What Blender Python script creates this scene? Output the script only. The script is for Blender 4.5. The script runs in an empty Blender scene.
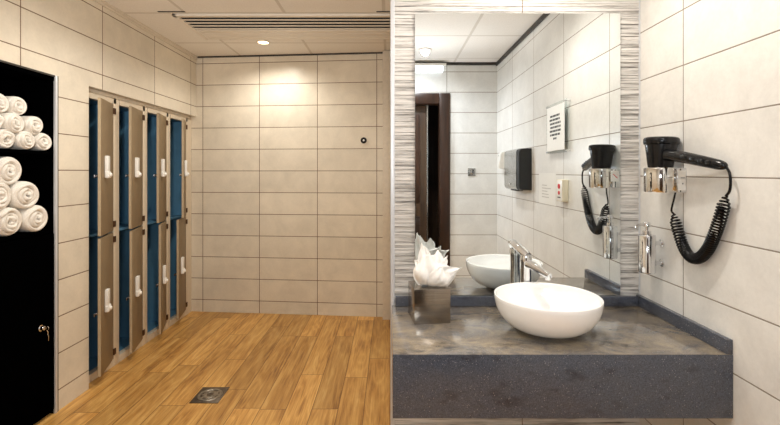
import bpy, bmesh, math, random
from mathutils import Vector, Matrix
R = math.radians
PI = math.pi
scene = bpy.context.scene
COL = scene.collection
rng = random.Random(7)

F = 428.0; CX = 390.0; CY = 172.0; EYE = 1.44      # survey of the room: focal length in pixels, horizon, eye height
CEIL = 2.63
XR = 1.165          # right wall
XL = -2.0           # left wall
YM = 2.0            # wall carrying the mirror
YREAR = -0.68       # wall behind the viewer
ANG = R(-5.0)       # the far wall is a little out of square
def yback(x): return 4.43 + math.tan(ANG) * (x + 2.10)

# ------------------------------------------------------------------ materials
def srgb(r, g, b):
    f = lambda c: c / 12.92 if c <= 0.04045 else ((c + 0.055) / 1.055) ** 2.4
    return (f(r / 255), f(g / 255), f(b / 255), 1)

class NT:
    def __init__(s, name):
        s.m = bpy.data.materials.new(name); s.m.use_nodes = True
        s.t = s.m.node_tree; s.n = s.t.nodes; s.l = s.t.links
        s.b = s.n['Principled BSDF']
    def put(s, sock, v):
        if isinstance(v, bpy.types.NodeSocket): s.l.new(v, sock)
        else: sock.default_value = v
    def math(s, op, a, b=0.0, c=None):
        n = s.n.new('ShaderNodeMath'); n.operation = op
        s.put(n.inputs[0], a); s.put(n.inputs[1], b)
        if c is not None: s.put(n.inputs[2], c)
        return n.outputs[0]
    def obj(s): return s.n.new('ShaderNodeTexCoord').outputs['Object']
    def sep(s, v):
        n = s.n.new('ShaderNodeSeparateXYZ'); s.l.new(v, n.inputs[0]); return n.outputs
    def comb(s, x, y, z):
        n = s.n.new('ShaderNodeCombineXYZ')
        for i, v in enumerate((x, y, z)): s.put(n.inputs[i], v)
        return n.outputs[0]
    def map(s, v, scale=(1, 1, 1), loc=(0, 0, 0)):
        n = s.n.new('ShaderNodeMapping'); s.l.new(v, n.inputs['Vector'])
        n.inputs['Scale'].default_value = scale; n.inputs['Location'].default_value = loc
        return n.outputs[0]
    def noise(s, v, scale, detail=4, rough=.55, dist=0.0):
        n = s.n.new('ShaderNodeTexNoise'); s.put(n.inputs['Vector'], v)
        n.inputs['Scale'].default_value = scale; n.inputs['Detail'].default_value = detail
        n.inputs['Roughness'].default_value = rough; n.inputs['Distortion'].default_value = dist
        return n.outputs['Fac']
    def white(s, v):
        n = s.n.new('ShaderNodeTexWhiteNoise'); n.noise_dimensions = '3D'; s.put(n.inputs['Vector'], v); return n.outputs['Value']
    def ramp(s, f, stops, interp='LINEAR'):
        n = s.n.new('ShaderNodeValToRGB'); s.put(n.inputs[0], f); n.color_ramp.interpolation = interp
        e = n.color_ramp.elements
        while len(e) < len(stops): e.new(0.5)
        for el, (p, c) in zip(e, stops): el.position = p; el.color = c
        return n.outputs[0]
    def mix(s, f, a, b, mode='MIX'):
        n = s.n.new('ShaderNodeMix'); n.data_type = 'RGBA'; n.blend_type = mode
        s.put(n.inputs[0], f); s.put(n.inputs[6], a); s.put(n.inputs[7], b); return n.outputs[2]
    def bump(s, h, strength, dist=.002):
        n = s.n.new('ShaderNodeBump'); n.inputs['Strength'].default_value = strength; n.inputs['Distance'].default_value = dist
        s.put(n.inputs['Height'], h); s.l.new(n.outputs[0], s.b.inputs['Normal'])
    def fin(s, color=None, rough=None, metal=None, spec=None, coat=None):
        if color is not None: s.put(s.b.inputs['Base Color'], color)
        if rough is not None: s.put(s.b.inputs['Roughness'], rough)
        if metal is not None: s.put(s.b.inputs['Metallic'], metal)
        if spec is not None: s.put(s.b.inputs['Specular IOR Level'], spec)
        if coat is not None: s.put(s.b.inputs['Coat Weight'], coat)
        return s.m

def soft_mat(name, c, rough=.5, metal=0, spec=.5, var=.06, scale=30, bump=0, coat=0):
    """a plain finish with a faint procedural mottling of its own"""
    t = NT(name); o = t.obj(); f = t.noise(o, scale, 3)
    lo = tuple(x * (1 - var) for x in c[:3]) + (1,); hi = tuple(min(1, x * (1 + var)) for x in c[:3]) + (1,)
    if bump: t.bump(f, bump, .002)
    return t.fin(t.ramp(f, [(.3, lo), (.7, hi)]), rough, metal, spec, coat)

def tile_mat(name, axis, w, ow, h, oh, base, grout, line=.006, rough=.3, var=.08):
    t = NT(name); o = t.obj(); s = t.sep(o); u = s[axis]; z = s[2]
    a = t.math('DIVIDE', t.math('SUBTRACT', u, ow), w); b = t.math('DIVIDE', t.math('SUBTRACT', z, oh), h)
    fa = t.math('FRACT', a); fb = t.math('FRACT', b)
    da = t.math('MULTIPLY', t.math('MINIMUM', fa, t.math('SUBTRACT', 1.0, fa)), w)
    db = t.math('MULTIPLY', t.math('MINIMUM', fb, t.math('SUBTRACT', 1.0, fb)), h)
    d = t.math('MINIMUM', da, db)
    g = t.math('LESS_THAN', d, line / 2)
    idv = t.white(t.comb(t.math('FLOOR', a), t.math('FLOOR', b), 0.0))
    n1 = t.noise(o, 5, 6, .65, .4); n2 = t.noise(o, 60, 3, .7)
    k = t.math('ADD', t.math('MULTIPLY', n1, .75), t.math('MULTIPLY', n2, .25))
    lo = tuple(x * (1 - var * 1.6) for x in base[:3]) + (1,); hi = tuple(min(1, x * (1 + var)) for x in base[:3]) + (1,)
    c = t.ramp(k, [(.3, lo), (.66, hi)])
    v = t.math('MULTIPLY_ADD', idv, .07, .95)
    c = t.mix(1.0, c, t.comb(v, v, v), 'MULTIPLY')
    c = t.mix(g, c, grout)
    hgt = t.math('ADD', t.math('MINIMUM', t.math('DIVIDE', d, line), 1.0), t.math('MULTIPLY', n2, .12))
    t.bump(hgt, .35, .002)
    r = t.math('MULTIPLY_ADD', n1, .15, rough - .05)
    return t.fin(c, t.math('MAXIMUM', r, t.math('MULTIPLY', g, .8)), 0, .5)

TILE = srgb(221, 212, 195)
GROUT = srgb(112, 88, 66)
M = {}
M['tile_left'] = tile_mat('tile_left', 1, .66, 2.317, .221, 1.451, TILE, GROUT)
M['tile_back'] = tile_mat('tile_back', 0, .602, .17, .221, 1.451, TILE, GROUT)
M['tile_right'] = tile_mat('tile_right', 1, .6, 1.70, .2215, 1.421, srgb(231, 230, 226), srgb(136, 126, 114), .0045)
M['tile_rear'] = tile_mat('tile_rear', 0, .6, .6175, .2215, 1.421, srgb(226, 226, 223), srgb(136, 126, 114), .006)
M['tile_part'] = tile_mat('tile_part', 1, .602, 2.2, .221, 1.451, TILE, GROUT)

t = NT('ribbed_stone'); o = t.obj(); s = t.sep(o)
n1 = t.noise(t.map(o, (3.0, 1, 95)), 1.0, 3, .6, .3); n2 = t.noise(t.map(o, (9, 1, 230)), 1.0, 3, .7)
k = t.math('ADD', t.math('MULTIPLY', n1, .62), t.math('MULTIPLY', n2, .38))
c = t.ramp(k, [(.35, srgb(92, 90, 88)), (.43, srgb(158, 155, 151)), (.50, srgb(208, 205, 201)), (.66, srgb(230, 228, 225))])
fa = t.math('FRACT', t.math('DIVIDE', t.math('SUBTRACT', s[0], .6175), .6))
g = t.math('LESS_THAN', t.math('MINIMUM', fa, t.math('SUBTRACT', 1.0, fa)), .004)
c = t.mix(g, c, srgb(130, 116, 100)); t.bump(k, .3, .003)
M['ribbed'] = t.fin(c, .55)

t = NT('oak_planks'); o = t.obj(); s = t.sep(o)
PW, PL = .158, 1.15
col = t.math('FLOOR', t.math('DIVIDE', s[0], PW))
off = t.math('MULTIPLY', t.white(t.comb(col, 3.0, 0.0)), PL)
yy = t.math('DIVIDE', t.math('ADD', s[1], off), PL); row = t.math('FLOOR', yy)
fx = t.math('FRACT', t.math('DIVIDE', s[0], PW)); fy = t.math('FRACT', yy)
dx = t.math('MULTIPLY', t.math('MINIMUM', fx, t.math('SUBTRACT', 1.0, fx)), PW)
dy = t.math('MULTIPLY', t.math('MINIMUM', fy, t.math('SUBTRACT', 1.0, fy)), PL)
d = t.math('MINIMUM', dx, dy); seam = t.math('LESS_THAN', d, .0022)
pid = t.white(t.comb(col, row, 1.0)); pid2 = t.white(t.comb(col, row, 7.0))
gx = t.comb(t.math('MULTIPLY_ADD', pid, 9.0, s[0]), t.math('MULTIPLY_ADD', pid2, 13.0, s[1]), 0.0)
grain = t.noise(t.map(gx, (70, 2.4, 1)), 1.0, 5, .65, .8)
warp = t.noise(t.map(gx, (7, 1.1, 1)), 1.0, 2, .5)
rings = t.math('FRACT', t.math('MULTIPLY', warp, 9.0))
rings = t.math('POWER', t.math('ABSOLUTE', t.math('MULTIPLY_ADD', rings, 2.0, -1.0)), 1.6)
blot = t.noise(t.map(gx, (9, 1.5, 1)), 1.0, 4, .6, .6)
k = t.math('ADD', t.math('ADD', t.math('MULTIPLY', grain, .46), t.math('MULTIPLY', rings, .065)), t.math('MULTIPLY', blot, .46))
c = t.ramp(k, [(.33, srgb(134, 90, 42)), (.44, srgb(182, 133, 68)), (.55, srgb(207, 160, 90)), (.70, srgb(228, 188, 120))])
kn = t.n.new('ShaderNodeTexVoronoi'); t.l.new(t.map(gx, (2.4, 1.1, 1)), kn.inputs['Vector']); kn.inputs['Scale'].default_value = 1.0
knot = t.math('LESS_THAN', t.math('ADD', kn.outputs['Distance'], t.math('MULTIPLY', grain, .03)), .045)
c = t.mix(t.math('MULTIPLY', knot, .6), c, srgb(96, 58, 26))
v = t.math('MULTIPLY_ADD', pid, .42, .76)
c = t.mix(1.0, c, t.comb(v, v, v), 'MULTIPLY')
c = t.mix(t.math('MULTIPLY', seam, .75), c, srgb(84, 50, 22))
t.bump(t.math('ADD', t.math('MULTIPLY', grain, .25), t.math('MINIMUM', t.math('DIVIDE', d, .003), 1.0)), .25, .0015)
M['oak'] = t.fin(c, t.math('MULTIPLY_ADD', grain, .2, .30), 0, .45)

t = NT('ceiling_panels'); o = t.obj(); s = t.sep(o); K = .742
fa = t.math('FRACT', t.math('DIVIDE', t.math('ADD', s[0], 1.53), K)); fb = t.math('FRACT', t.math('DIVIDE', t.math('SUBTRACT', s[1], .235), K))
d = t.math('MULTIPLY', t.math('MINIMUM', t.math('MINIMUM', fa, t.math('SUBTRACT', 1.0, fa)), t.math('MINIMUM', fb, t.math('SUBTRACT', 1.0, fb))), K)
bar = t.math('LESS_THAN', d, .012); n = t.noise(o, 180, 2, .7)
c = t.ramp(n, [(.3, srgb(230, 226, 220)), (.7, srgb(242, 239, 234))])
c = t.mix(bar, c, srgb(212, 207, 199)); t.bump(t.math('MINIMUM', t.math('DIVIDE', d, .014), 1.0), .4, .002)
M['ceiling'] = t.fin(c, .75, 0, .3)

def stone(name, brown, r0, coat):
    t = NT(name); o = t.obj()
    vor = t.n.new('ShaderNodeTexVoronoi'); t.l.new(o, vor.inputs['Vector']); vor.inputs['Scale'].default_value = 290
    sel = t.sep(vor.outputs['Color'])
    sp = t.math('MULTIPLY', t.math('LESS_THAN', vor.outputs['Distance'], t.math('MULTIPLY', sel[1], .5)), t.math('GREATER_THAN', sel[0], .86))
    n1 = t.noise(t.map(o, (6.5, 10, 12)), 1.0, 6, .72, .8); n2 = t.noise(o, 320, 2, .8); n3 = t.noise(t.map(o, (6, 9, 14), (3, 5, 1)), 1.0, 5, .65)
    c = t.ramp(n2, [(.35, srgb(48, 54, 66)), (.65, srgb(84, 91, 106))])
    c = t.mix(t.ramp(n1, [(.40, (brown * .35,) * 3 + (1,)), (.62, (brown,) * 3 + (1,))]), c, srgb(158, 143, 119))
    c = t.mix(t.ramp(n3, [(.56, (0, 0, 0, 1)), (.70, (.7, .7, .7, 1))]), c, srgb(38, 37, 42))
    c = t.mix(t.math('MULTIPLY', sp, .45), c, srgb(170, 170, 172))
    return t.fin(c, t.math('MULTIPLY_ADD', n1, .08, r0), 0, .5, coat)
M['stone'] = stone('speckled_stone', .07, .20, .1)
M['stone_warm_lit'] = stone('speckled_stone_warm_lit', .85, .10, .4)  # the apron's stone with warm light on the top painted in as brown

M['mirror'] = NT('mirror_silver').fin((.87, .91, .92, 1), 0.0, 1)
M['glass_edge'] = soft_mat('mirror_edge', srgb(150, 170, 165), .2)
M['chrome'] = soft_mat('chrome', (.78, .79, .81, 1), .06, 1, var=.02)
M['edge_metal'] = soft_mat('polished_edge_metal', (.88, .88, .90, 1), .3, .75, var=.02)
M['trim_metal'] = soft_mat('bright_trim_metal', (.66, .68, .71, 1), .4, .3, var=.02)
M['steel'] = soft_mat('brushed_steel', (.50, .50, .49, 1), .17, 1, var=.08, scale=14)
t = NT('tissue_box_steel'); o = t.obj(); n = t.noise(t.map(o, (4, 4, 260)), 1.0, 3, .7)
M['box_steel'] = t.fin(t.ramp(n, [(.3, srgb(132, 122, 110)), (.7, srgb(168, 158, 146))]), .2, 1)
M['gold_chrome'] = soft_mat('warm_chrome', (.78, .765, .74, 1), .08, 1, var=.03)
M['ceramic'] = soft_mat('white_ceramic', srgb(249, 249, 248), .08, 0, .6, .01, coat=.5)
M['black_gloss'] = soft_mat('black_plastic', (.006, .006, .007, 1), .2, 0, .35, .2)
M['black_matt'] = soft_mat('black_laminate', (.0006, .0006, .0007, 1), .8, 0, 0, .2)
M['black_soft'] = soft_mat('black_side_plastic', (.012, .013, .014, 1), .4, 0, .4, .2)
M['white_plastic'] = soft_mat('white_plastic', srgb(236, 234, 228), .35, 0, .5, .02)
M['cream_plastic'] = soft_mat('cream_plastic', srgb(226, 216, 192), .4, 0, .5, .02)
M['red'] = soft_mat('red_print', srgb(200, 30, 36), .4)
M['ink'] = soft_mat('dark_print', srgb(58, 62, 66), .6)
M['grey_ink'] = soft_mat('pale_print', srgb(188, 188, 184), .6)
M['paper'] = soft_mat('white_paper', srgb(240, 241, 240), .7, 0, .3, .015, 40)
M['notice_paper'] = soft_mat('notice_paper', srgb(236, 235, 230), .35, 0, .4, .01)
M['tissue'] = soft_mat('tissue_paper', srgb(248, 247, 244), .85, 0, .2, .02, 60, .15)
M['locker_frame'] = soft_mat('locker_frame_paint', srgb(214, 200, 178), .42, 0, .4, .03)
M['locker_blue'] = soft_mat('locker_blue_paint', srgb(96, 146, 178), .45, 0, .4, .05, 12)
M['locker_door'] = soft_mat('locker_door_paint', srgb(134, 115, 88), .5, .1, .35, .05, 10)
M['door_edge'] = soft_mat('locker_door_edge', srgb(176, 158, 130), .5, 0, .4)
M['dark_metal'] = soft_mat('dark_lock_metal', (.22, .22, .23, 1), .25, 1)
M['hinge'] = soft_mat('hinge_brown', srgb(84, 58, 38), .4, .6)
M['vent_white'] = soft_mat('vent_white', srgb(232, 226, 216), .45, 0, .4, .02)
M['vent_dark'] = soft_mat('vent_shadow', srgb(40, 42, 46), .6)
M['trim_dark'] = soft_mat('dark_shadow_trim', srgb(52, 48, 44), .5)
M['trim_light'] = soft_mat('pale_edge_trim', srgb(214, 204, 188), .4)
M['brass'] = soft_mat('drain_steel', (.36, .33, .28, 1), .34, 1, var=.2, scale=40)
M['drain_dark'] = soft_mat('drain_frame', (.19, .16, .13, 1), .4, 1, var=.2, scale=40)
t = NT('dark_door_wood'); o = t.obj(); n = t.noise(t.map(o, (30, 30, 2)), 1.0, 4, .6, .4)
M['dark_wood'] = t.fin(t.ramp(n, [(.3, srgb(30, 17, 11)), (.7, srgb(58, 35, 22))]), .3, 0, .5)
t = NT('dark_door_leaf'); o = t.obj(); n = t.noise(t.map(o, (24, 24, 2)), 1.0, 4, .6, .4)
M['door_leaf'] = t.fin(t.ramp(n, [(.3, srgb(44, 30, 20)), (.7, srgb(74, 54, 36))]), .35, 0, .5)
t = NT('terry_cloth'); o = t.obj(); n = t.noise(o, 260, 3, .8); n2 = t.noise(o, 28, 3)
t.bump(t.math('ADD', n, n2), .8, .004)
M['terry'] = t.fin(t.ramp(n, [(.25, srgb(226, 220, 210)), (.7, srgb(247, 243, 236))]), .95, 0, .1)
t = NT('clear_acrylic'); t.n.remove(t.b)
tr = t.n.new('ShaderNodeBsdfTransparent'); tr.inputs[0].default_value = (.95, .97, .97, 1)
gl = t.n.new('ShaderNodeBsdfGlossy'); gl.inputs['Roughness'].default_value = .03
mx = t.n.new('ShaderNodeMixShader'); mx.inputs[0].default_value = .05
t.l.new(tr.outputs[0], mx.inputs[1]); t.l.new(gl.outputs[0], mx.inputs[2])
t.l.new(mx.outputs[0], t.n['Material Output'].inputs[0]); M['acrylic'] = t.m
def emit(name, c, s):
    t = NT(name); t.b.inputs['Emission Color'].default_value = c; t.b.inputs['Emission Strength'].default_value = s
    n = t.noise(t.obj(), 20, 2); return t.fin(t.ramp(n, [(0, (.8, .8, .8, 1)), (1, (.85, .85, .85, 1))]), .4)
M['lamp_warm'] = emit('warm_lamp_glow', srgb(255, 226, 170), 9)
M['lamp_cool'] = emit('tube_lamp_glow', srgb(244, 250, 255), 1.4)

# ------------------------------------------------------------------ mesh building
def smooth_path(pts, n=8):
    P = [Vector(p) for p in pts]; out = []
    for i in range(len(P) - 1):
        p0 = P[max(i - 1, 0)]; p1 = P[i]; p2 = P[i + 1]; p3 = P[min(i + 2, len(P) - 1)]
        for k in range(n):
            u = k / n
            out.append(.5 * ((2 * p1) + (p2 - p0) * u + (2 * p0 - 5 * p1 + 4 * p2 - p3) * u * u + (3 * p1 - p0 - 3 * p2 + p3) * u ** 3))
    out.append(P[-1]); return out

class MB:
    def __init__(s): s.bm = bmesh.new()
    def _merge(s, b, mat=None):
        if mat is not None: bmesh.ops.transform(b, matrix=mat, verts=b.verts)
        me = bpy.data.meshes.new('tmp'); b.to_mesh(me); b.free(); s.bm.from_mesh(me); bpy.data.meshes.remove(me); return s
    def box(s, x0, x1, y0, y1, z0, z1, bev=0, seg=2, mat=None):
        b = bmesh.new(); bmesh.ops.create_cube(b, size=1)
        for v in b.verts: v.co = Vector(((x0 + x1) / 2 + v.co.x * (x1 - x0), (y0 + y1) / 2 + v.co.y * (y1 - y0), (z0 + z1) / 2 + v.co.z * (z1 - z0)))
        if bev: bmesh.ops.bevel(b, geom=list(b.edges), offset=bev, segments=seg, affect='EDGES', profile=.6)
        return s._merge(b, mat)
    def lathe(s, prof, c=(0, 0, 0), n=32, mat=None, sx=1, sy=1):
        """prof: (radius, height) pairs"""
        b = bmesh.new(); rings = []
        for r, z in prof:
            if r < 1e-6: rings.append([b.verts.new((0, 0, z))])
            else: rings.append([b.verts.new((r * sx * math.cos(2 * PI * k / n), r * sy * math.sin(2 * PI * k / n), z)) for k in range(n)])
        for A, B in zip(rings, rings[1:]):
            for k in range(n):
                k2 = (k + 1) % n
                if len(A) == 1 and len(B) == 1: continue
                if len(A) == 1: b.faces.new((A[0], B[k], B[k2]))
                elif len(B) == 1: b.faces.new((A[k], A[k2], B[0]))
                else: b.faces.new((A[k], A[k2], B[k2], B[k]))
        bmesh.ops.recalc_face_normals(b, faces=b.faces)
        T = Matrix.Translation(Vector(c)) @ (mat if mat is not None else Matrix.Identity(4))
        return s._merge(b, T)
    def tube(s, pts, rad, n=10, cap=True, flat=1.0):
        P = [Vector(p) for p in pts]; b = bmesh.new(); rings = []; up = None
        for i, p in enumerate(P):
            tg = (P[min(i + 1, len(P) - 1)] - P[max(i - 1, 0)]).normalized()
            if up is None:
                up = Vector((0, 0, 1)) if abs(tg.z) < .9 else Vector((1, 0, 0))
            a = tg.cross(up).normalized(); up = a.cross(tg).normalized()
            r = rad[i] if isinstance(rad, (list, tuple)) else rad
            rings.append([b.verts.new(p + a * (r * flat * math.cos(2 * PI * k / n)) + up * (r * math.sin(2 * PI * k / n))) for k in range(n)])
        for A, B in zip(rings, rings[1:]):
            for k in range(n): b.faces.new((A[k], A[(k + 1) % n], B[(k + 1) % n], B[k]))
        if cap:
            b.faces.new(rings[0][::-1]); b.faces.new(rings[-1])
        bmesh.ops.recalc_face_normals(b, faces=b.faces)
        return s._merge(b)
    def prism(s, poly, h0, h1, plane='xy', bev=0, mat=None):
        """poly: outline in PLANE, drawn out along the third axis from h0 to h1"""
        b = bmesh.new()
        mk = {'xy': lambda u, v, h: (u, v, h), 'xz': lambda u, v, h: (u, h, v), 'yz': lambda u, v, h: (h, u, v)}[plane]
        A = [b.verts.new(mk(u, v, h0)) for u, v in poly]; B = [b.verts.new(mk(u, v, h1)) for u, v in poly]
        n = len(poly)
        for k in range(n): b.faces.new((A[k], A[(k + 1) % n], B[(k + 1) % n], B[k]))
        b.faces.new(A[::-1]); b.faces.new(B)
        bmesh.ops.recalc_face_normals(b, faces=b.faces)
        if bev: bmesh.ops.bevel(b, geom=[e for e in b.edges], offset=bev, segments=2, affect='EDGES')
        return s._merge(b, mat)
    def build(s, name, mat, parent=None, smooth=True, label=None):
        me = bpy.data.meshes.new(name); s.bm.to_mesh(me); s.bm.free()
        o = bpy.data.objects.new(name, me); COL.objects.link(o)
        for m in (mat if isinstance(mat, list) else [mat]): me.materials.append(m)
        if smooth:
            me.shade_smooth()
            try: me.set_sharp_from_angle(angle=R(38))
            except Exception: pass
        else: me.shade_flat()
        if parent is not None:
            o.parent = parent; base = parent; off = Vector((0, 0, 0)); rz = 0
            while base is not None:
                if base.type == 'EMPTY': o.matrix_parent_inverse = base.matrix_basis.inverted(); break
                base = base.parent
            if parent.type != 'EMPTY': o.matrix_parent_inverse = Matrix.Identity(4)
        if label: o['label'] = label
        return o

def tag(o, label, cat, group=None):
    o['label'] = label; o['category'] = cat
    if group: o['group'] = group
    return o
def thing(name, label, cat, loc=(0, 0, 0), group=None, rz=0):
    o = bpy.data.objects.new(name, None); COL.objects.link(o); o.empty_display_size = .05
    o.location = loc; o.rotation_euler = (0, 0, rz)
    o.matrix_basis = Matrix.Translation(Vector(loc)) @ Matrix.Rotation(rz, 4, 'Z')
    return tag(o, label, cat, group)
def struct(name, mb, mat, label=None, parent=None, smooth=False):
    o = mb.build(name, mat, parent, smooth)
    if parent is None: o['kind'] = 'structure'
    if label: o['label'] = label
    return o
AX = {'x': Matrix.Rotation(PI / 2, 4, 'Y'), '-x': Matrix.Rotation(-PI / 2, 4, 'Y'), '-y': Matrix.Rotation(PI / 2, 4, 'X'), 'y': Matrix.Rotation(-PI / 2, 4, 'X')}

# ------------------------------------------------------------------ the room
struct('floor', MB().box(-2.75, XR + .1, YREAR - 1.2, 4.7, -.05, 0), M['oak'], 'honey-coloured oak plank floor')
struct('ceiling', MB().box(-2.75, XR + .1, YREAR - .1, 4.7, CEIL, CEIL + .05), M['ceiling'], 'pale suspended ceiling of square panels')
CUP0, CUP1 = 1.66, 2.572          # towel cupboard opening
LK0 = 2.842                        # locker recess begins
HEAD = 2.012                       # height of both openings
w = MB()
w.box(XL - .10, XL, YREAR, CUP0, 0, CEIL); w.box(XL - .10, XL, CUP0, CUP1, HEAD, CEIL)
w.box(XL - .10, XL, CUP1, LK0, 0, CEIL); w.box(XL - .10, XL, LK0, yback(XL) + .005, HEAD, CEIL)
struct('wall_left', w, M['tile_left'], 'cream tiled wall holding lockers and towel cupboard')
o = struct('wall_back', MB().box(-.75, 2.2, 0, .1, 0, CEIL), M['tile_back'], 'cream tiled far wall')
o.location = (-2.10, 4.43, 0); o.rotation_euler = (0, 0, ANG)
struct('wall_right', MB().box(XR, XR + .1, YREAR, YM + .1, 0, CEIL), M['tile_right'], 'white tiled wall with the hair dryer')
DX0, DX1, DZ = -.40, .565, 2.21
w = MB(); w.box(XL - .1, DX0, YREAR - .1, YREAR, 0, CEIL); w.box(DX1, XR + .1, YREAR - .1, YREAR, 0, CEIL); w.box(DX0, DX1, YREAR - .1, YREAR, DZ, CEIL)
struct('wall_rear', w, M['tile_rear'], 'white tiled wall facing the mirror')
# partition behind the mirror, tiled on its end, clad with ribbed stone on its face
struct('wall_partition', MB().box(.014, XR + .1, YM + .012, yback(.1) + .02, 0, CEIL), M['tile_part'], 'tiled partition beside the changing area')
w = MB(); z = 0.0; rr = random.Random(11)
while z < CEIL - .002:
    h = rr.choice([.006, .008, .010, .012, .014, .018, .022]); z1 = min(z + h, CEIL)
    d = rr.uniform(0, .0065)
    w.box(.022, XR, YM - d, YM + .012, z, z1 - .0012)
    z = z1
w.box(.022, XR, YM + .006, YM + .012, 0, CEIL)
struct('wall_mirror', w, M['ribbed'], 'wall clad in thin grey-beige stone ribs')
struct('trim_1', MB().box(.002, .022, YM - .008, YM + .016, 0, CEIL, .003), M['trim_metal'], 'chrome corner strip', smooth=True)
struct('trim_2', MB().box(XR - .005, XR - .001, YM - .010, YM - .0005, 0.87, CEIL), M['trim_metal'])
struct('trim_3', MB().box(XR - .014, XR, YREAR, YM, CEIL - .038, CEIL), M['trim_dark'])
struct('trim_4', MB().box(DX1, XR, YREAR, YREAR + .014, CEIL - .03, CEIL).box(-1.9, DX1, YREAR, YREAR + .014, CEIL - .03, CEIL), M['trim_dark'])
struct('trim_5', MB().box(XL, XL + .018, YREAR, yback(XL), CEIL - .014, CEIL).box(XL, XL + .010, YREAR, yback(XL), CEIL - .035, CEIL - .014), M['trim_light'])
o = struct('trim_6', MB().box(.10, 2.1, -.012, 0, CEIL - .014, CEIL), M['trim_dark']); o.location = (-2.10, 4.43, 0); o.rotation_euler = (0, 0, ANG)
struct('trim_7', MB().box(-.072, .002, 4.17, yback(-.06) + .03, 0, CEIL - .005, .004), M['trim_light'], 'pale corner post at the far wall', smooth=True)

# doorway behind the viewer, seen only in the mirror
dr = MB(); fw = .085
dr.box(DX1 - .03, DX1 + fw, YREAR - .12, YREAR + .025, 0, DZ + fw, .006)
dr.box(DX0 - fw, DX0 + .03, YREAR - .12, YREAR + .025, 0, DZ + fw, .006)
dr.box(DX0 + .03, DX1 - .03, YREAR - .12, YREAR + .025, DZ - .03, DZ + fw, .006)
d1 = dr.build('door_1', M['dark_wood']); d1['kind'] = 'structure'; d1['label'] = 'dark brown timber door frame, door ajar, seen in the mirror'
lf = MB().box(DX0 + .032, .405, YREAR - .115, YREAR - .075, .01, DZ - .035, .004).build('door_leaf', M['door_leaf'], d1)
MB().box(.405, .418, YREAR - .112, YREAR - .068, .01, DZ - .035).build('edge_strip', M['steel'], lf)
MB().box(DX0 + .1, .33, YREAR - .075, YREAR - .066, .2, .95, .006).box(DX0 + .1, .33, YREAR - .075, YREAR - .066, 1.1, 2.08, .006).build('leaf_moulding', M['dark_wood'], lf)
struct('wall_corridor', MB().box(-1.2, 1.3, YREAR - 1.2, YREAR - 1.15, 0, CEIL).box(.75, .80, YREAR - 1.15, YREAR - .1, 0, CEIL), M['door_leaf'])

# ------------------------------------------------------------------ ceiling fittings
def downlight(x, y, label, watts, warm, mid=False, group='round recessed ceiling lights'):
    r = thing('downlight', label, 'ceiling light', (x, y, CEIL), group)
    MB().lathe([(.052, -.001), (.062, -.001), (.064, -.005), (.058, -.009), (.050, -.008), (.046, -.003), (.046, -.001)], (x, y, CEIL), 36).build('trim_ring', M['vent_white'], r)
    MB().lathe([(0, -.003), (.03, -.004), (.047, -.0025)], (x, y, CEIL), 36).build('lens', M['lamp_warm'] if warm else M['lamp_cool'], r)
    L = bpy.data.lights.new('downlight_beam', 'SPOT'); L.energy = watts; L.spot_size = R(160); L.spot_blend = .75; L.shadow_soft_size = .04
    L.color = (1, .95, .86) if warm else (1, .92, .82) if mid else (.98, .98, 1)
    lo = bpy.data.objects.new('downlight_beam', L); COL.objects.link(lo); lo.location = (x, y, CEIL - .02)
    return r
downlight(-1.16, 3.92, 'round lit ceiling downlight behind the air grille, shining on the far wall', 43, True)
downlight(-1.16, 2.45, 'round lit ceiling downlight between the towel cupboard and the floor drain', 62, True)
downlight(-1.16, .6, 'round lit ceiling downlight over the open floor before the towel cupboard', 48, True)
downlight(.34, -.19, 'round lit ceiling downlight seen reflected in the mirror near the dark door', 46, False)
downlight(.60, 1.52, 'round lit ceiling downlight straight above the white washbasin', 50, False, True)

# slot air grille
g = thing('air_grille', 'long white slotted air grille set into the ceiling near the lockers', 'air vent', (-.8, 3.5, CEIL))
VX0, VX1 = -1.64, .0
MB().box(VX0, VX1, 3.215, 3.255, CEIL - .016, CEIL, .003).box(VX0, VX0 + .03, 3.215, 3.80, CEIL - .016, CEIL, .003).box(VX0, VX1, 3.78, 3.80, CEIL - .016, CEIL, .003).build('frame', M['vent_white'], g)
MB().box(VX0 + .03, VX1, 3.25, 3.56, CEIL - .003, CEIL - .0005).build('slot_recess', M['vent_dark'], g, False)
m = MB()
for k in range(4):
    y = 3.305 + k * .068
    m.prism([(y - .008, CEIL - .013), (y + .014, CEIL - .016), (y + .026, CEIL - .004), (y + .018, CEIL - .003), (y + .008, CEIL - .012)], VX0 + .03, VX1, 'yz')
m.build('slats', M['vent_white'], g)
m = MB()
for k in range(3): m.box(VX0 + .03, VX1, 3.56 + k * .075, 3.63 + k * .075, CEIL - .012 - .001 * k, CEIL - .001, .004)
m.build('panel', M['vent_white'], g)
for a_, b_ in ((-1.72, -1.52), (-.10, .0)): MB().box(a_, b_, 3.165, 3.178, CEIL - .004, CEIL - .0005).build('end_slot', M['vent_dark'], g, False)

# tube luminaire high on the rear wall (seen in the mirror)
l = thing('strip_light', 'lit white strip light mounted above the dark door, seen in the mirror', 'lamp', (.33, YREAR, 2.5))
MB().box(.02, .60, YREAR + .003, YREAR + .10, 2.575, 2.60, .004).build('housing', M['white_plastic'], l)
MB().box(.03, .57, YREAR + .008, YREAR + .092, 2.515, 2.574, .010).build('diffuser', M['lamp_cool'], l)
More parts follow.
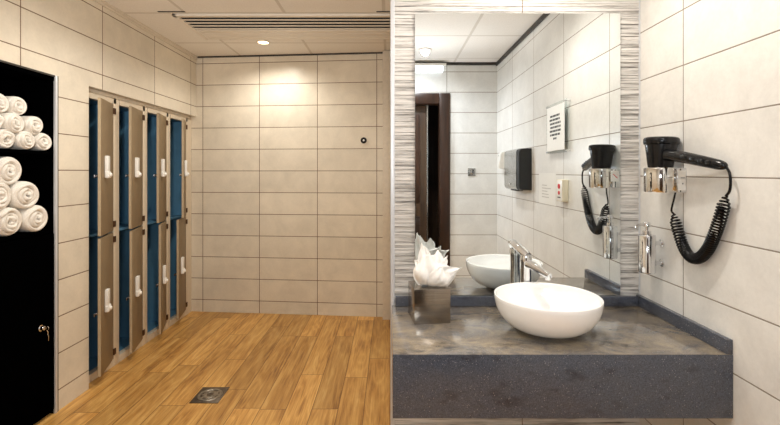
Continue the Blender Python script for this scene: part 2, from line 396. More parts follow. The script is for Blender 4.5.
# ------------------------------------------------------------------ towel cupboard
cb = thing('towel_cupboard', 'black built-in cupboard with open towel shelves and a locked lower door', 'cupboard', (XL - .2, 2.1, 0))
CD = XL - .46; S1, S2 = 1.562, 1.098
MB().box(CD, XL - .001, CUP0 + .001, CUP0 + .02, .0, HEAD - .001).build('side_panel', M['black_matt'], cb, False)
MB().box(CD, XL - .001, CUP1 - .02, CUP1 - .001, .0, HEAD - .001).build('side_panel', M['black_matt'], cb, False)
MB().box(CD, CD + .02, CUP0 + .02, CUP1 - .02, .0, HEAD - .001).build('back_panel', M['black_matt'], cb, False)
MB().box(CD + .02, XL - .001, CUP0 + .02, CUP1 - .02, HEAD - .03, HEAD - .001).build('top_panel', M['black_matt'], cb, False)
MB().box(CD + .02, XL - .01, CUP0 + .02, CUP1 - .02, S1 - .02, S1, .002).build('shelf', M['black_matt'], cb)
MB().box(CD + .02, XL - .01, CUP0 + .02, CUP1 - .02, S2 - .02, S2, .002).build('shelf', M['black_matt'], cb)
cd = MB().box(XL - .02, XL, CUP0 + .02, CUP1 - .022, .03, S2 - .024, .002).build('door', M['black_matt'], cb)
MB().box(CD + .02, XL - .03, CUP0 + .02, CUP1 - .02, 0, .028).build('plinth', M['black_matt'], cb)
tr = MB().box(XL - .006, XL + .008, CUP1 - .022, CUP1 - .005, 0, HEAD + .004, .003)
tr.build('edge_trim', M['trim_metal'], cb, label='chrome edge trim')
MB().box(XL - .004, XL + .003, CUP1 - .0045, CUP1 + .006, 0, HEAD + .004).build('edge_joint', M['trim_dark'], cb, False, label='dark joint beside the chrome trim')
MB().box(XL - .004, XL + .004, CUP0 - .002, CUP1 + .002, HEAD - .006, HEAD + .004, .001).build('head_trim', M['trim_dark'], cb)
ly, lz = 2.452, .545
lk = MB().lathe([(0, .022), (.010, .022), (.013, .018), (.013, 0), (.018, 0), (.018, -.001)], (XL + .001, ly, lz), 20, AX['x']).build('lock', M['chrome'], cd, label='chrome cam lock with key')
m = MB().box(XL + .020, XL + .030, ly - .002, ly + .002, lz - .006, lz + .006, .001)
m.lathe([(.005, -.0015), (.011, -.0015), (.011, .0015), (.005, .0015)], (XL + .034, ly, lz), 16, AX['y'])
m.tube(smooth_path([(XL + .034, ly, lz - .010), (XL + .036, ly + .006, lz - .028), (XL + .035, ly + .004, lz - .042)], 5), .0022, 6)
m.box(XL + .029, XL + .041, ly + .002, ly + .006, lz - .075, lz - .040, .001)
m.build('key', M['chrome'], lk)

# rolled towels
def towel_mesh(R0, length, turns, seed):
    r_ = random.Random(seed); n = 32; bm = bmesh.new(); rings = []; steps = int((turns + 1) * n) + 1
    th = R0 / (turns + .5); ph = [r_.uniform(0, 6.28) for _ in range(6)]
    for i in range(steps):
        a = 2 * PI * i / n; r = min(th * .45 + th * a / (2 * PI), R0 - th * .5)
        w = 1 + .025 * math.sin(a * 2 + ph[0]) + .02 * math.sin(a * .9 + ph[1])
        core = 1 - r / R0
        push = .006 * math.sin(a * 1.3 + ph[2]) + .003 * math.sin(a * 3.1 + ph[3]) + .006 * core
        if r >= R0 - th * .55: push = .004 * math.sin(a + ph[2]) - .004
        t2 = th * .56; ring = []
        for (q, xx) in [(-1, -.022), (-.86, -.009), (-.5, -.002), (0, 0), (.5, -.002), (.86, -.009), (1.0, -.022), (1.02, -.5 * length), (1.0, 1.0 * .022 - length), (.5, -length), (-.5, -length), (-1.0, -length + .022)]:
            rad = (r + q * t2) * w; x = xx + (push if xx > -.1 else -push)
            ring.append(bm.verts.new((x, rad * math.cos(a + ph[4]), rad * .95 * math.sin(a + ph[4]))))
        rings.append(ring)
    for A, B in zip(rings, rings[1:]):
        for k in range(len(A)): bm.faces.new((A[k], A[(k + 1) % len(A)], B[(k + 1) % len(A)], B[k]))
    bm.faces.new(rings[0][::-1]); bm.faces.new(rings[-1])
    bmesh.ops.recalc_face_normals(bm, faces=bm.faces)
    me = bpy.data.meshes.new('rolled_towel'); bm.to_mesh(me); bm.free(); me.materials.append(M['terry']); me.shade_smooth(); return me
small = [towel_mesh(.0545, .30, 2.6, k) for k in (1, 2, 3)]
large = [towel_mesh(.080, .34, 3.2, k) for k in (4, 5, 6)]
def towel(me, y, z, label, group, k):
    o = bpy.data.objects.new('rolled_towel', me); COL.objects.link(o)
    o.location = (XL - .004 + rng.uniform(-.010, .006), y, z); o.rotation_euler = (rng.uniform(-.5, .5), rng.uniform(-.02, .02), rng.uniform(-.05, .12))
    return tag(o, label, 'towel', group)
ords = ['end', 'second', 'third', 'fourth']
for rn, z, ys in (('bottom', S1 + .0535, (2.49, 2.372, 2.254, 2.138)), ('middle', S1 + .140, (2.425, 2.292, 2.190)), ('top', S1 + .235, (2.322, 2.205))):
    for k, y in enumerate(ys):
        lab = ('small rolled white towel on the upper shelf, %s row, %s' % (rn, 'at the chrome-trimmed end' if k == 0 else ords[k] + ' from the chrome trim'))
        towel(small[(k + len(rn)) % 3], y, z, lab, 'small towels rolled on the upper shelf', k)
for rn, z, ys in (('bottom', S2 + .079, (2.438, 2.270, 2.102)), ('middle', S2 + .215, (2.368, 2.205)), ('top', S2 + .348, (2.272,))):
    for k, y in enumerate(ys):
        lab = ('thick rolled white towel on the lower shelf, %s row, %s' % (rn, 'at the chrome-trimmed end' if k == 0 else ords[k] + ' from the chrome trim'))
        if rn == 'top': lab = 'thick rolled white towel lying alone on top of the lower shelf stack'
        towel(large[(k + len(rn)) % 3], y, z, lab, 'bath towels rolled on the lower shelf', k)

# ------------------------------------------------------------------ lockers
XF = -2.07; XB = -2.56; PITCH = .376; YL0 = 2.845
def hinge_rot(y1, ang):
    return Matrix.Translation(Vector((XF + .002, y1, 0))) @ Matrix.Rotation(ang, 4, 'Z') @ Matrix.Translation(Vector((-(XF + .002), -y1, 0)))
def locker(i, label, a_up, a_lo):
    y0 = YL0 + i * PITCH; y1 = y0 + PITCH - .002; st = .030
    r = thing('locker', label, 'locker', ((XF + XB) / 2, (y0 + y1) / 2, 0), 'two-door steel lockers in the wall recess')
    z0, z1, zm = .055, 1.945, 1.0
    m = MB()
    m.box(XB, XF, y0, y0 + .006, 0, z1 + .06); m.box(XB, XF, y1 - .006, y1, 0, z1 + .06); m.box(XB, XB + .006, y0, y1, 0, z1 + .06)
    m.box(XF - .02, XF + .024, y0, y0 + .012, 0, z1 + .06, .002); m.box(XF - .02, XF + .024, y1 - .050, y1, 0, z1 + .06, .002)
    m.box(XF - .02, XF + .022, y0 + .02, y1 - .02, 0, z0, .002); m.box(XF - .02, XF + .024, y0 + .02, y1 - .02, z1, z1 + .06, .002)
    m.build('frame', M['locker_frame'], r)
    m = MB()
    a, b = y0 + .010, y1 - .010
    m.box(XB + .008, XB + .012, a, b, z0, z1); m.box(XB + .012, XF - .022, a, a + .004, z0, z1); m.box(XB + .012, XF - .022, b - .004, b, z0, z1)
    m.box(XB + .012, XF - .022, a, b, z0 - .004, z0); m.box(XB + .012, XF - .022, a, b, z1, z1 + .004)
    m.build('lining', M['locker_blue'], r, False, label='blue painted inside')
    MB().box(XB + .014, XF - .004, y0 + .020, y1 - .020, zm - .012, zm + .006, .002).build('shelf', M['locker_blue'], r, label='blue dividing shelf')
    for (lo, hi, ang) in ((zm + .006, z1 - .004, R(a_up)), (z0 + .004, zm - .008, R(a_lo))):
        T = hinge_rot(y1 - .0525, ang); f = y0 + .015
        dm = MB().box(XF + .002, XF + .022, f, y1 - .053, lo, hi, .0025, 2, T)
        d = dm.build('door', M['locker_door'], r)
        MB().box(XF + .0035, XF + .0205, f - .0015, f + .004, lo + .003, hi - .003, 0, 2, T).build('edge_band', M['door_edge'], d, False)
        hz = 1.475 if lo > .9 else .545
        hy = f + .105
        hm = MB().box(XF + .022, XF + .044, hy - .026, hy + .026, hz - .040, hz + .078, .005, 2, T)
        hm.box(XF + .022, XF + .050, hy - .031, hy + .031, hz - .078, hz - .030, .010, 3, T)
        hm.lathe([(0, .016), (.011, .015), (.014, .010), (.014, 0)], (0, 0, 0), 18, T @ Matrix.Translation(Vector((XF + .046, hy, hz - .054))) @ AX['x'])
        hm.build('handle', M['white_plastic'], d, label='white wristband-lock handle')
        cm = MB().lathe([(0, .02), (.010, .02), (.010, 0), (0, 0)], (0, 0, 0), 14, T @ Matrix.Translation(Vector((XF - .016, f + .012, hz - .062))) @ AX['x'])
        cm.box(XF - .016, XF - .010, f - .018, f + .020, hz - .075, hz - .052, .002, 2, T)
        cm.build('lock', M['dark_metal'], d, label='small dark metal lock cam')
        for q in (lo + .05, hi - .05):
            MB().lathe([(0, -.022), (.0065, -.022), (.0065, .022), (0, .022)], (XF + .027, y1 - .052, q), 12).box(XF + .0245, XF + .029, y1 - .052, y1 - .030, q - .022, q + .022).build('hinge', M['hinge'], d)
    return r
locker(0, 'locker column beside the towel cupboard, its tall door ajar at the tiled pier', 19.5, 19.5)
locker(1, 'locker column second from the towel cupboard, both doors ajar over blue inside', 16, 17)
locker(2, 'locker column second from the far wall, lower door further open than the upper', 17, 20)
locker(3, 'locker column against the far wall, upper door swung edge-on', 22, 14)
m = MB().box(XB, XF + .018, YL0 + 4 * PITCH, yback(XF) - .004, 0, 2.005)
struct('trim_8', m, M['locker_frame'], 'pale filler strip between lockers and far wall')
struct('trim_9', MB().box(XF - .02, XF + .03, LK0 + .002, YL0 + 4 * PITCH, 1.985, HEAD - .001, .004), M['trim_light'], 'pale head strip over the lockers', smooth=True)

# floor drain
fd = thing('floor_drain', 'square metal floor drain with a round grate in the oak planks', 'drain', (-1.16, 2.76, 0))
MB().box(-1.25, -1.07, 2.662, 2.858, .0005, .004, .001).build('frame', M['drain_dark'], fd)
m = MB()
m.lathe([(.058, .0042), (.060, .007), (.074, .007), (.076, .0042)], (-1.16, 2.76, 0), 36)
m.lathe([(.026, .0042), (.028, .0065), (.044, .0065), (.046, .0042)], (-1.16, 2.76, 0), 32)
for k in range(8):
    a = k * PI / 4; m.box(.02, .062, -.006, .006, .0042, .0062, 0, 2, Matrix.Translation(Vector((-1.16, 2.76, 0))) @ Matrix.Rotation(a, 4, 'Z'))
m.build('grate', M['brass'], fd)

# ring call point on the far wall
bx = -.262; by = yback(bx) - .001
T = Matrix.Translation(Vector((bx, by, 1.755))) @ Matrix.Rotation(ANG, 4, 'Z') @ AX['-y']
b = thing('wall_hook', 'small black ring fitting with bright centre on the far tiled wall', 'wall fitting', (bx, by, 1.755))
MB().lathe([(.014, .004), (.018, .012), (.027, .012), (.031, .006), (.031, 0)], (0, 0, 0), 28, T).build('ring', M['black_gloss'], b)
MB().lathe([(0, .014), (.010, .013), (.014, .008), (.014, 0)], (0, 0, 0), 24, T).build('centre_knob', M['chrome'], b)

# ------------------------------------------------------------------ vanity
CT = .82; CF = 1.455; CB = YM - .009; CX0 = .009; CX1 = XR - .001
v = thing('vanity_counter', 'dark speckled stone washbasin counter with a deep front apron', 'counter', (.58, 1.7, .61))
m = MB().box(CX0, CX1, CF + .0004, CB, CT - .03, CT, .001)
m.build('worktop', M['stone_warm_lit'], v)
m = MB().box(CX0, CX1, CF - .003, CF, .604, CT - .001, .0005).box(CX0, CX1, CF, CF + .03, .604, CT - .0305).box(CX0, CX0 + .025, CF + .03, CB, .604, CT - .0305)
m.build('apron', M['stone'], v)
MB().box(CX0 + .016, CX1 - .022, CB - .020, CB, CT + .0005, CT + .045, .0015).build('backsplash', M['stone'], v)
MB().box(CX1 - .020, CX1, CF - .002, CB, CT + .0005, CT + .050, .0015).build('side_upstand', M['stone'], v)
for a_ in (.2, .95): MB().box(a_, a_ + .05, CF + .05, CB, .66, CT - .031).build('bracket', M['steel'], v)

# mirror
MX0, MX1, MZ0, MZ1 = .1165, 1.069, .868, 2.176
mr = thing('wall_mirror', 'large frameless rectangular mirror above the washbasin counter', 'mirror', ((MX0 + MX1) / 2, YM - .012, MZ0))
mr.name = 'mirror'
MB().box(MX0, MX1, YM - .0115, YM - .008, MZ0, MZ1).build('backing', M['glass_edge'], mr, False)
MB().box(MX0, MX1, YM - .0145, YM - .0118, MZ0, MZ1).build('silvered_glass', M['mirror'], mr, False)

# vessel basin
bc = Vector((.611, 1.668, CT))
bs = thing('vessel_basin', 'round white ceramic vessel basin standing on the stone counter', 'washbasin', bc)
Hb = .138; Rb = .200
prof = [(0, .0005), (.070, .0005), (.078, .004), (.086, .012)]
for k in range(1, 15):
    a = k / 14; prof.append((.086 + (Rb - .086) * math.sin(a * PI / 2) ** .86, .012 + (Hb - .012) * (1 - math.cos(a * PI / 2)) ** .92))
prof += [(Rb - .001, Hb + .002), (Rb - .004, Hb + .002)]
for k in range(14, -1, -1):
    a = k / 14; prof.append(((.040 + (Rb - .048) * math.sin(a * PI / 2) ** .86) * (1 if k else .6), .020 + (Hb - .022) * (1 - math.cos(a * PI / 2)) ** .92))
prof.append((0, .018))
# clean the inner lip so that it never crosses the outer skin
MB().lathe(prof, bc, 72).build('bowl', M['ceramic'], bs)
MB().lathe([(0, .027), (.016, .027), (.024, .0235), (.024, .0215), (0, .0215)], bc, 28).build('waste_cap', M['chrome'], bs)

# tall mixer tap behind the basin
fx, fy = .604, 1.902
ft = thing('basin_tap', 'tall chrome single-lever mixer tap behind the white basin', 'tap', (fx, fy, CT))
MB().lathe([(0, 0), (.031, 0), (.031, .006), (.026, .010), (.0235, .014), (.0235, .215), (.025, .222), (.0255, .240), (.022, .252), (.012, .258), (0, .259)], (fx, fy, CT), 32).build('body', M['chrome'], ft)
dirv = Vector((.40, -.916, 0)).normalized()
P = [Vector((fx, fy, CT + .213)) + dirv * s + Vector((0, 0, dz)) for s, dz in ((.0, .002), (.04, .0), (.08, -.010), (.115, -.020), (.142, -.026))]
m = MB().tube(smooth_path(P, 5), [.021 - .0085 * k / 20 for k in range(21)], 14, True, 1.0)
tip = P[-1]; m.lathe([(0, -.016), (.0105, -.016), (.012, -.012), (.012, .004), (0, .006)], tip - dirv * .010, 18)
m.build('spout', M['chrome'], ft)
lv = [Vector((fx, fy, CT + .250)) + dirv * s + Vector((0, 0, dz)) for s, dz in ((.014, .002), (-.012, .012), (-.045, .026), (-.080, .042), (-.092, .046))]
m = MB().tube(smooth_path(lv, 5), [.012 + .005 * math.sin(PI * min(1, k / 18)) for k in range(20)] + [.008], 12, True, 1.5)
m.build('lever', M['chrome'], ft)

# tissue box + tissues
tz = CT; ta = R(7); tb0 = Vector((.099, 1.735, tz))
tb = thing('tissue_box', 'square brushed steel tissue box on the counter end by the wall strip', 'tissue box', (.16, 1.81, tz))
T = Matrix.Translation(tb0) @ Matrix.Rotation(ta, 4, 'Z')
TW = .150; TH = .142
m = MB(); e = .003
m.box(0, TW, 0, e, 0.0008, TH, .001, 2, T); m.box(0, TW, TW - e, TW, .0008, TH, .001, 2, T); m.box(0, e, e, TW - e, .0008, TH, .001, 2, T); m.box(TW - e, TW, e, TW - e, .0008, TH, .001, 2, T)
m.box(e, TW - e, e, TW - e, .0008, .004, 0, 2, T); m.build('body', M['box_steel'], tb)
m = MB()
for (a0, a1, b0, b1) in ((e, .04, e, TW - e), (TW - .04, TW - e, e, TW - e), (.04, TW - .04, e, .045), (.04, TW - .04, TW - .045, TW - e)): m.box(a0, a1, b0, b1, TH - .004, TH - .0005, 0, 2, T)
m.build('top_plate', M['box_steel'], tb)
# crumpled sheets: creased leaves of paper rising out of the slot
cc = T @ Vector((.075, .075, TH - .010))
def tp(px, py, d): return Vector(((px - CX) * d / F, d, EYE + (CY - py) * d / F))
def leaf(bmT, Lp, Rp, Tp, bulge, tw, seed, nu=24, nv=32):
    r_ = random.Random(seed); ph = [r_.uniform(0, 6.28) for _ in range(4)]; rows = []
    side = (Rp - Lp).normalized(); nrm = side.cross(Tp - cc).normalized()
    if nrm.y > 0: nrm = -nrm
    for a in range(nu + 1):
        u = a / nu; row = []
        for b in range(nv + 1):
            v = b / nv * 2 - 1
            jag = .009 * math.sin(3.1 * v + ph[3]) + .004 * math.sin(7.3 * v + ph[2])
            p0 = cc + side * (.022 * v); p1 = Lp.lerp(Rp, (v + 1) / 2); p2 = Tp + side * (tw * v) + (Tp - cc).normalized() * (jag - .016 * abs(v) ** 2)
            p1 = p1 * 1.35 - (p0 + p2) * .175
            p = p0 * (1 - u) ** 2 + p1 * (2 * u * (1 - u)) + p2 * u * u
            cre = abs(math.sin(2.6 * v + ph[0] + 1.4 * u)) - .6
            cre2 = abs(math.sin(5.1 * v - 2.2 * u + ph[1])) - .6
            amp = min(1, u * 2.2)
            p += nrm * (bulge * (1 - v * v) * math.sin(PI * min(1, u * 1.1)) + amp * (.0085 * cre + .0035 * cre2 + .002 * math.sin(9 * u + 4 * v + ph[2])))
            row.append(bmT.verts.new(p))
        rows.append(row)
    for A, B in zip(rows, rows[1:]):
        for k in range(nv): bmT.faces.new((A[k], A[k + 1], B[k + 1], B[k]))
bmx = MB()
for q, (l, r_, t_, bu, tw) in enumerate((
    ((422, 266, 1.85), (448, 266, 1.85), (445, 257, 1.865), .004, .016), ((415, 270, 1.82), (434, 262, 1.83), (423, 245, 1.83), .008, .016),
    ((418, 266, 1.80), (446, 264, 1.80), (436, 252, 1.82), .008, .024), ((434, 258, 1.79), (450, 288, 1.78), (460, 268, 1.79), .006, .006),
    ((412, 280, 1.80), (422, 266, 1.80), (415, 262, 1.81), .010, .018),
    ((412, 276, 1.765), (444, 274, 1.765), (427, 256, 1.785), .020, .036), ((424, 276, 1.755), (454, 284, 1.755), (443, 268, 1.765), .016, .026))):
    leaf(bmx.bm, tp(*l), tp(*r_), tp(*t_), bu, tw, 20 + q)
ts = bmx.build('tissue', M['tissue']); tag(ts, 'crumpled white paper tissues pulled up out of the steel box', 'tissue')
sm = ts.modifiers.new('thick', 'SOLIDIFY'); sm.thickness = .0012

# ------------------------------------------------------------------ hair dryer, holder, soap dispenser
hx, hy = 1.098, 1.742
ho = thing('dryer_holder', 'polished chrome ring holder for the hair dryer on the white tiled wall', 'holder', (XR - .01, hy, 1.36))
m = MB().lathe([(.0525, 1.360), (.0525, 1.455), (.056, 1.457), (.0575, 1.453), (.0575, 1.362), (.056, 1.359), (.0525, 1.360)], (hx, hy, 0), 40)
m.build('ring', M['gold_chrome'], ho)
mb = MB().box(XR - .030, XR - .0005, hy - .062, hy + .062, 1.358, 1.457, .003).box(1.128, XR - .02, hy - .062, hy - .050, 1.360, 1.455, .002).box(1.128, XR - .02, hy + .050, hy + .062, 1.360, 1.455, .002)
mount = mb.build('mount', M['chrome'], ho)
st = MB().box(1.118, XR - .004, hy + .0622, hy + .0632, 1.392, 1.446).build('sticker', M['white_plastic'], mount, False, label='white sticker with red prohibition symbol')
m = MB(); cst = (1.140, hy + .0636, 1.419)
m.lathe([(.0125, 0), (.0125, .0006), (.0165, .0006), (.0165, 0)], cst, 28, AX['-y'] )
m.box(-.0145, .0145, -.0004, .0004, -.0018, .0018, 0, 2, Matrix.Translation(Vector(cst)) @ Matrix.Rotation(R(45), 4, 'Y'))
m.build('symbol', M['red'], mount, False)
m = MB().box(1.130, XR - .004, hy - .0632, hy - .0622, 1.368, 1.446); m.build('label_plate', M['white_plastic'], mount, False)
m = MB().box(1.146, 1.150, hy - .0642, hy - .0634, 1.392, 1.397).box(1.140, 1.156, hy - .0642, hy - .0634, 1.416, 1.418); m.build('print', M['ink'], mount, False)

hd = thing('hair_dryer', 'black hair dryer standing nozzle down in the chrome wall holder', 'hair dryer', (hx, hy, 1.40))
tilt = Matrix.Translation(Vector((hx, hy, 1.40))) @ Matrix.Rotation(R(2), 4, 'Y')
m = MB().lathe([(0, 0), (.036, 0), (.040, .004), (.0435, .05), (.047, .075), (.053, .12), (.0575, .150), (.0575, .158), (0, .158)], (0, 0, 0), 40, tilt)
m.build('barrel', M['black_gloss'], hd)
m = MB().lathe([(.058, .150), (.0625, .153), (.064, .160), (.064, .172), (.061, .178), (.052, .181), (.046, .177), (0, .176)], (0, 0, 0), 40, tilt)
for k in range(-4, 5):
    hw = math.sqrt(max(0, .044 ** 2 - (k * .01) ** 2)); m.box(-hw, hw, k * .01 - .002, k * .01 + .002, .175, .179, 0, 2, tilt)
m.build('intake_cap', M['black_gloss'], hd)
MB().box(-.0500, -.0475, -.0035, .0035, .088, .118, 0, 2, Matrix.Translation(Vector((hx, hy, 1.40))) @ Matrix.Rotation(R(12), 4, 'Z') @ Matrix.Rotation(R(9), 4, 'Y') @ Matrix.Translation(Vector((.0145, 0, 0)))).build('badge', M['grey_ink'], hd, False)
def rp(px, py, x):
    y = F * x / (px - CX); return Vector((x, y, EYE + (CY - py) * y / F))
hp = smooth_path([rp(668, 155, 1.095), rp(682, 157, 1.107), rp(697, 160, 1.118), rp(711, 163, 1.130), rp(720, 165, 1.138), rp(726.5, 166.5, 1.142)], 5)
rad = []
for i in range(len(hp)):
    u = i / (len(hp) - 1); rad.append(.0235 - .0075 * u if u < .7 else .0183 * max(.28, math.sqrt(max(0, 1 - ((u - .7) / .31) ** 2))))
hh = MB().tube(hp, rad, 18).build('handle', M['black_gloss'], hd)
m = MB()
for u, wd in ((.30, .014), (.42, .010), (.54, .012), (.66, .008)):
    p = hp[int(u * (len(hp) - 1))]; m.box(p.x - .024, p.x - .017, p.y - wd, p.y + wd, p.z - .002, p.z + .011, .003)
m.build('switch', M['black_soft'], hh)
XC = 1.140
straight = smooth_path([rp(726, 166.5, 1.142), rp(729.5, 173, XC), rp(730.5, 182, XC), rp(729.5, 191, XC), rp(726, 196, XC)], 6)
cl = smooth_path([rp(725.5, 196, XC), rp(723, 208, XC), rp(719, 222, XC), rp(714, 236, XC), rp(708, 249, XC), rp(700, 257.5, XC), rp(692, 258, XC), rp(685.5, 251, XC), rp(680.5, 239, XC), rp(676.5, 225, XC), rp(673.5, 214.5, XC)], 14)
L = [0]
for a, b in zip(cl, cl[1:]): L.append(L[-1] + (b - a).length)
def at(s):
    for i in range(len(L) - 1):
        if L[i + 1] >= s: return cl[i].lerp(cl[i + 1], (s - L[i]) / max(1e-9, L[i + 1] - L[i])), (cl[i + 1] - cl[i]).normalized()
    return cl[-1], (cl[-1] - cl[-2]).normalized()
turns = 50; hel = []; per = 12
for k in range(turns * per + 1):
    u = k / (turns * per); u2 = u + .035 * math.sin(2 * PI * u)     # bunches up along the slack lower bend
    p, tg = at(u2 * L[-1]); nx = Vector((1, 0, 0)); n2 = tg.cross(nx).normalized(); nx = n2.cross(tg).normalized()
    a = 2 * PI * k / per; rr_ = .0178 * min(1, .25 + u * 14, .25 + (1 - u) * 14)
    hel.append(p + nx * (rr_ * math.cos(a)) + n2 * (rr_ * math.sin(a)))
tail = smooth_path([hel[-1], rp(671.5, 211, XC), rp(672.5, 205, XC), rp(674, 199, XC), Vector((1.142, hy - .03, 1.359))], 5)
m = MB().tube(straight, .0045, 8).tube(hel, .0037, 6).tube(tail, .0036, 8)
m.build('coiled_cord', M['black_gloss'], hd)

sx, sy = 1.100, 1.832
so = thing('soap_dispenser', 'chrome cylindrical pump soap dispenser on the tiled wall beside the mirror', 'soap dispenser', (sx, sy, 1.01))
MB().lathe([(0, 1.010), (.030, 1.010), (.0335, 1.014), (.0335, 1.168), (.031, 1.172), (0, 1.173)], (sx, sy, 0), 36).build('bottle', M['chrome'], so)
m = MB().lathe([(.016, 1.173), (.016, 1.188), (.006, 1.190), (.006, 1.204), (.014, 1.206), (.014, 1.222), (.012, 1.225), (0, 1.225)], (sx, sy, 0), 24)
m.tube(smooth_path([(sx - .008, sy, 1.214), (sx - .030, sy - .004, 1.215), (sx - .052, sy - .008, 1.210), (sx - .056, sy - .009, 1.202)], 4), .0055, 10)
m.build('pump', M['chrome'], so)
MB().lathe([(0, 0), (.009, 0), (.009, .028), (.016, .029), (.016, XR - sx - .032), (0, XR - sx - .032)], (sx + .0315, sy, 1.135), 20, AX['x']).build('wall_peg', M['chrome'], so)
MB().lathe([(0, 0), (.009, 0), (.009, .028), (.016, .029), (.016, XR - sx - .032), (0, XR - sx - .032)], (sx + .0315, sy, 1.050), 20, AX['x']).build('wall_peg', M['chrome'], so)

# ------------------------------------------------------------------ fittings on the right wall seen only in the mirror
sg = thing('wall_sign', 'clear acrylic wall sign with a printed white sheet, seen in the mirror', 'sign', (XR - .02, 1.07, 1.57))
SY0, SY1, SZ0, SZ1 = .885, 1.190, 1.588, 1.895
MB().box(XR - .030, XR - .026, SY0 - .02, SY1 + .03, SZ0 - .02, SZ1 + .02, .001).build('acrylic_sheet', M['acrylic'], sg, False)
ps = MB().box(XR - .0325, XR - .0305, SY0, SY1, SZ0, SZ1).build('paper', M['paper'], sg, False)
m = MB(); r_ = random.Random(5)
for k in range(7):
    z = SZ1 - .075 - k * .026; a = SY0 + .05 + r_.uniform(0, .02); b = SY1 - .045 - r_.uniform(0, .03)
    if k == 6: a += .05; b -= .06
    while a < b - .01:
        wd = min(r_.uniform(.022, .06), b - a); m.box(XR - .0335, XR - .0327, a, a + wd - .008, z, z + .0135); a += wd
m.build('printed_lines', M['ink'], ps, False)
for y in (SY0 - .008, SY1 + .018):
    for z in (SZ0 - .008, SZ1 + .008): MB().lathe([(0, 0), (.006, 0), (.006, .034), (0, .036)], (XR - .0005, y, z), 14, AX['-x']).build('standoff', M['chrome'], sg)

pd = thing('hand_dryer', 'brushed steel and black wall hand dryer seen in the mirror', 'hand dryer', (XR - .05, .23, 1.28))
def roundrect(x0, x1, z0, z1, r, n=6):
    out = []
    for cx, cz, a0 in ((x1 - .004, z1 - .004, 0), (x0 + r, z1 - r, 90), (x0 + r, z0 + r, 180), (x1 - .004, z0 + .004, 270)):
        q = r if cx == x0 + r else .004
        for k in range(n + 1): a = R(a0 + 90 * k / n); out.append((cx + q * math.cos(a), cz + q * math.sin(a)))
    return out
pr = roundrect(1.060, XR - .001, 1.290, 1.635, .035)
for a_, b_ in ((.385, .458), (.0, .016)): MB().prism(pr, a_, b_, 'xz', .004).build('end_cap', M['black_soft'], pd, label='black plastic end')
pr2 = roundrect(1.057, XR - .002, 1.287, 1.638, .036)
MB().prism(pr2, .017, .384, 'xz').build('cover', M['steel'], pd, label='brushed steel cover')
MB().box(1.085, 1.14, .12, .30, 1.276, 1.2865, .004).build('outlet', M['black_soft'], pd)
MB().box(1.054, 1.0575, .17, .23, 1.330, 1.342, .001).build('badge', M['chrome'], pd)

wd = thing('air_freshener', 'small white wall dispenser beyond the steel hand dryer, seen in the mirror', 'air freshener', (XR - .03, -.40, 1.47))
T = Matrix.Translation(Vector((XR - .0008, -.40, 1.475)))
MB().prism([(0, 0), (-.055, 0), (-.062, .02), (-.045, .15), (-.030, .17), (0, .17)], -.04, .04, 'xz', .006, T).build('casing', M['white_plastic'], wd)
MB().box(XR - .058, XR - .054, -.415, -.385, 1.60, 1.612, .001).build('vent_slot', M['grey_ink'], wd)

nt = MB().box(XR - .0028, XR - .0006, .63, .97, 1.20, 1.432).build('notice', M['notice_paper'], None, False)
tag(nt, 'plain white notice sheet on the tiled wall beside the red-marked box, in the mirror', 'notice')
m = MB(); r_ = random.Random(9)
for k in range(5): m.box(XR - .0038, XR - .003, .70, .70 + r_.uniform(.1, .19), 1.25 + k * .022, 1.256 + k * .022)
m.build('faint_print', M['grey_ink'], nt, False)

al = thing('alarm_box', 'cream wall call box with red markings beside the notice, seen in the mirror', 'alarm', (XR - .02, 1.13, 1.245))
bd = MB().box(XR - .042, XR - .0005, 1.082, 1.182, 1.245, 1.390, .005).build('casing', M['cream_plastic'], al)
MB().box(XR - .0435, XR - .0415, 1.086, 1.178, 1.250, 1.385, .001).build('face_plate', M['white_plastic'], bd)
MB().lathe([(0, .004), (.016, .004), (.017, 0)], (XR - .0436, 1.132, 1.345), 22, AX['-x']).lathe([(0, .004), (.012, .004), (.013, 0)], (XR - .0436, 1.132, 1.302), 22, AX['-x']).build('red_button', M['red'], bd)
MB().box(XR - .0445, XR - .0437, 1.108, 1.156, 1.268, 1.276).build('print', M['ink'], bd, False)

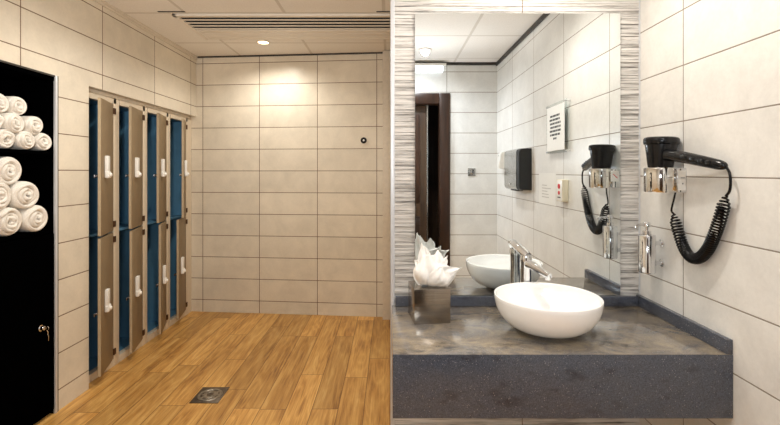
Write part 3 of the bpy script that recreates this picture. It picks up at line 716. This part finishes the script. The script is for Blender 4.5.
sw = thing('wall_switch', 'square brushed steel wall switch on the rear tiles, seen in the mirror', 'switch', (.885, YREAR, 1.40))
MB().box(.845, .928, YREAR + .0005, YREAR + .010, 1.398, 1.482, .003).build('plate', M['steel'], sw)
MB().lathe([(0, .010), (.016, .009), (.019, .004), (.019, 0)], (.886, YREAR + .010, 1.440), 20, AX['y']).build('button', M['chrome'], sw)

# ------------------------------------------------------------------ the photographer's flash, added ceiling fill and the world
La = bpy.data.lights.new('camera_flash', 'POINT'); La.shadow_soft_size = .09; La.energy = 25; La.color = (.84, .92, 1)
lo = bpy.data.objects.new('camera_flash', La); COL.objects.link(lo); lo.location = (.0, -.42, 1.62)
for nm, xyz, e, aim in (('ceiling_fill', (-.25, -.35, 1.55), 150, (-1.15, 2.2, CEIL)), ('ceiling_fill', (.0, -.40, 1.6), 55, (.45, .5, CEIL))):  # added spots aimed upward to brighten the ceiling, not fittings of the room
    La = bpy.data.lights.new(nm, 'SPOT'); La.shadow_soft_size = .08; La.energy = e; La.color = (1, .98, .95); La.spot_size = R(80); La.spot_blend = 1
    lo = bpy.data.objects.new(nm, La); COL.objects.link(lo); lo.location = xyz
    lo.rotation_euler = (Vector(aim) - Vector(xyz)).to_track_quat('-Z', 'Y').to_euler()
W = bpy.data.worlds.new('World'); scene.world = W; W.use_nodes = True
W.node_tree.nodes['Background'].inputs[0].default_value = (.9, .95, 1, 1); W.node_tree.nodes['Background'].inputs[1].default_value = .03

# ------------------------------------------------------------------ camera
cam = bpy.data.cameras.new('camera'); co = bpy.data.objects.new('camera', cam); COL.objects.link(co)
co.location = (0, 0, EYE); co.rotation_euler = (PI / 2, 0, 0)
cam.sensor_fit = 'HORIZONTAL'; cam.sensor_width = 36; cam.lens = F / 780 * 36
cam.shift_y = -(212.5 - CY) / 780; cam.clip_start = .02
scene.camera = co
scene.view_settings.view_transform = 'Standard'; scene.view_settings.look = 'None'
scene.view_settings.exposure = 0.0; scene.view_settings.gamma = 1.0; scene.view_settings.use_curve_mapping = False
scene.cycles.use_denoising = True
scene.cycles.max_bounces = 12; scene.cycles.diffuse_bounces = 6; scene.cycles.glossy_bounces = 6
scene.cycles.caustics_reflective = True; scene.cycles.blur_glossy = .3; scene.cycles.sample_clamp_indirect = 6
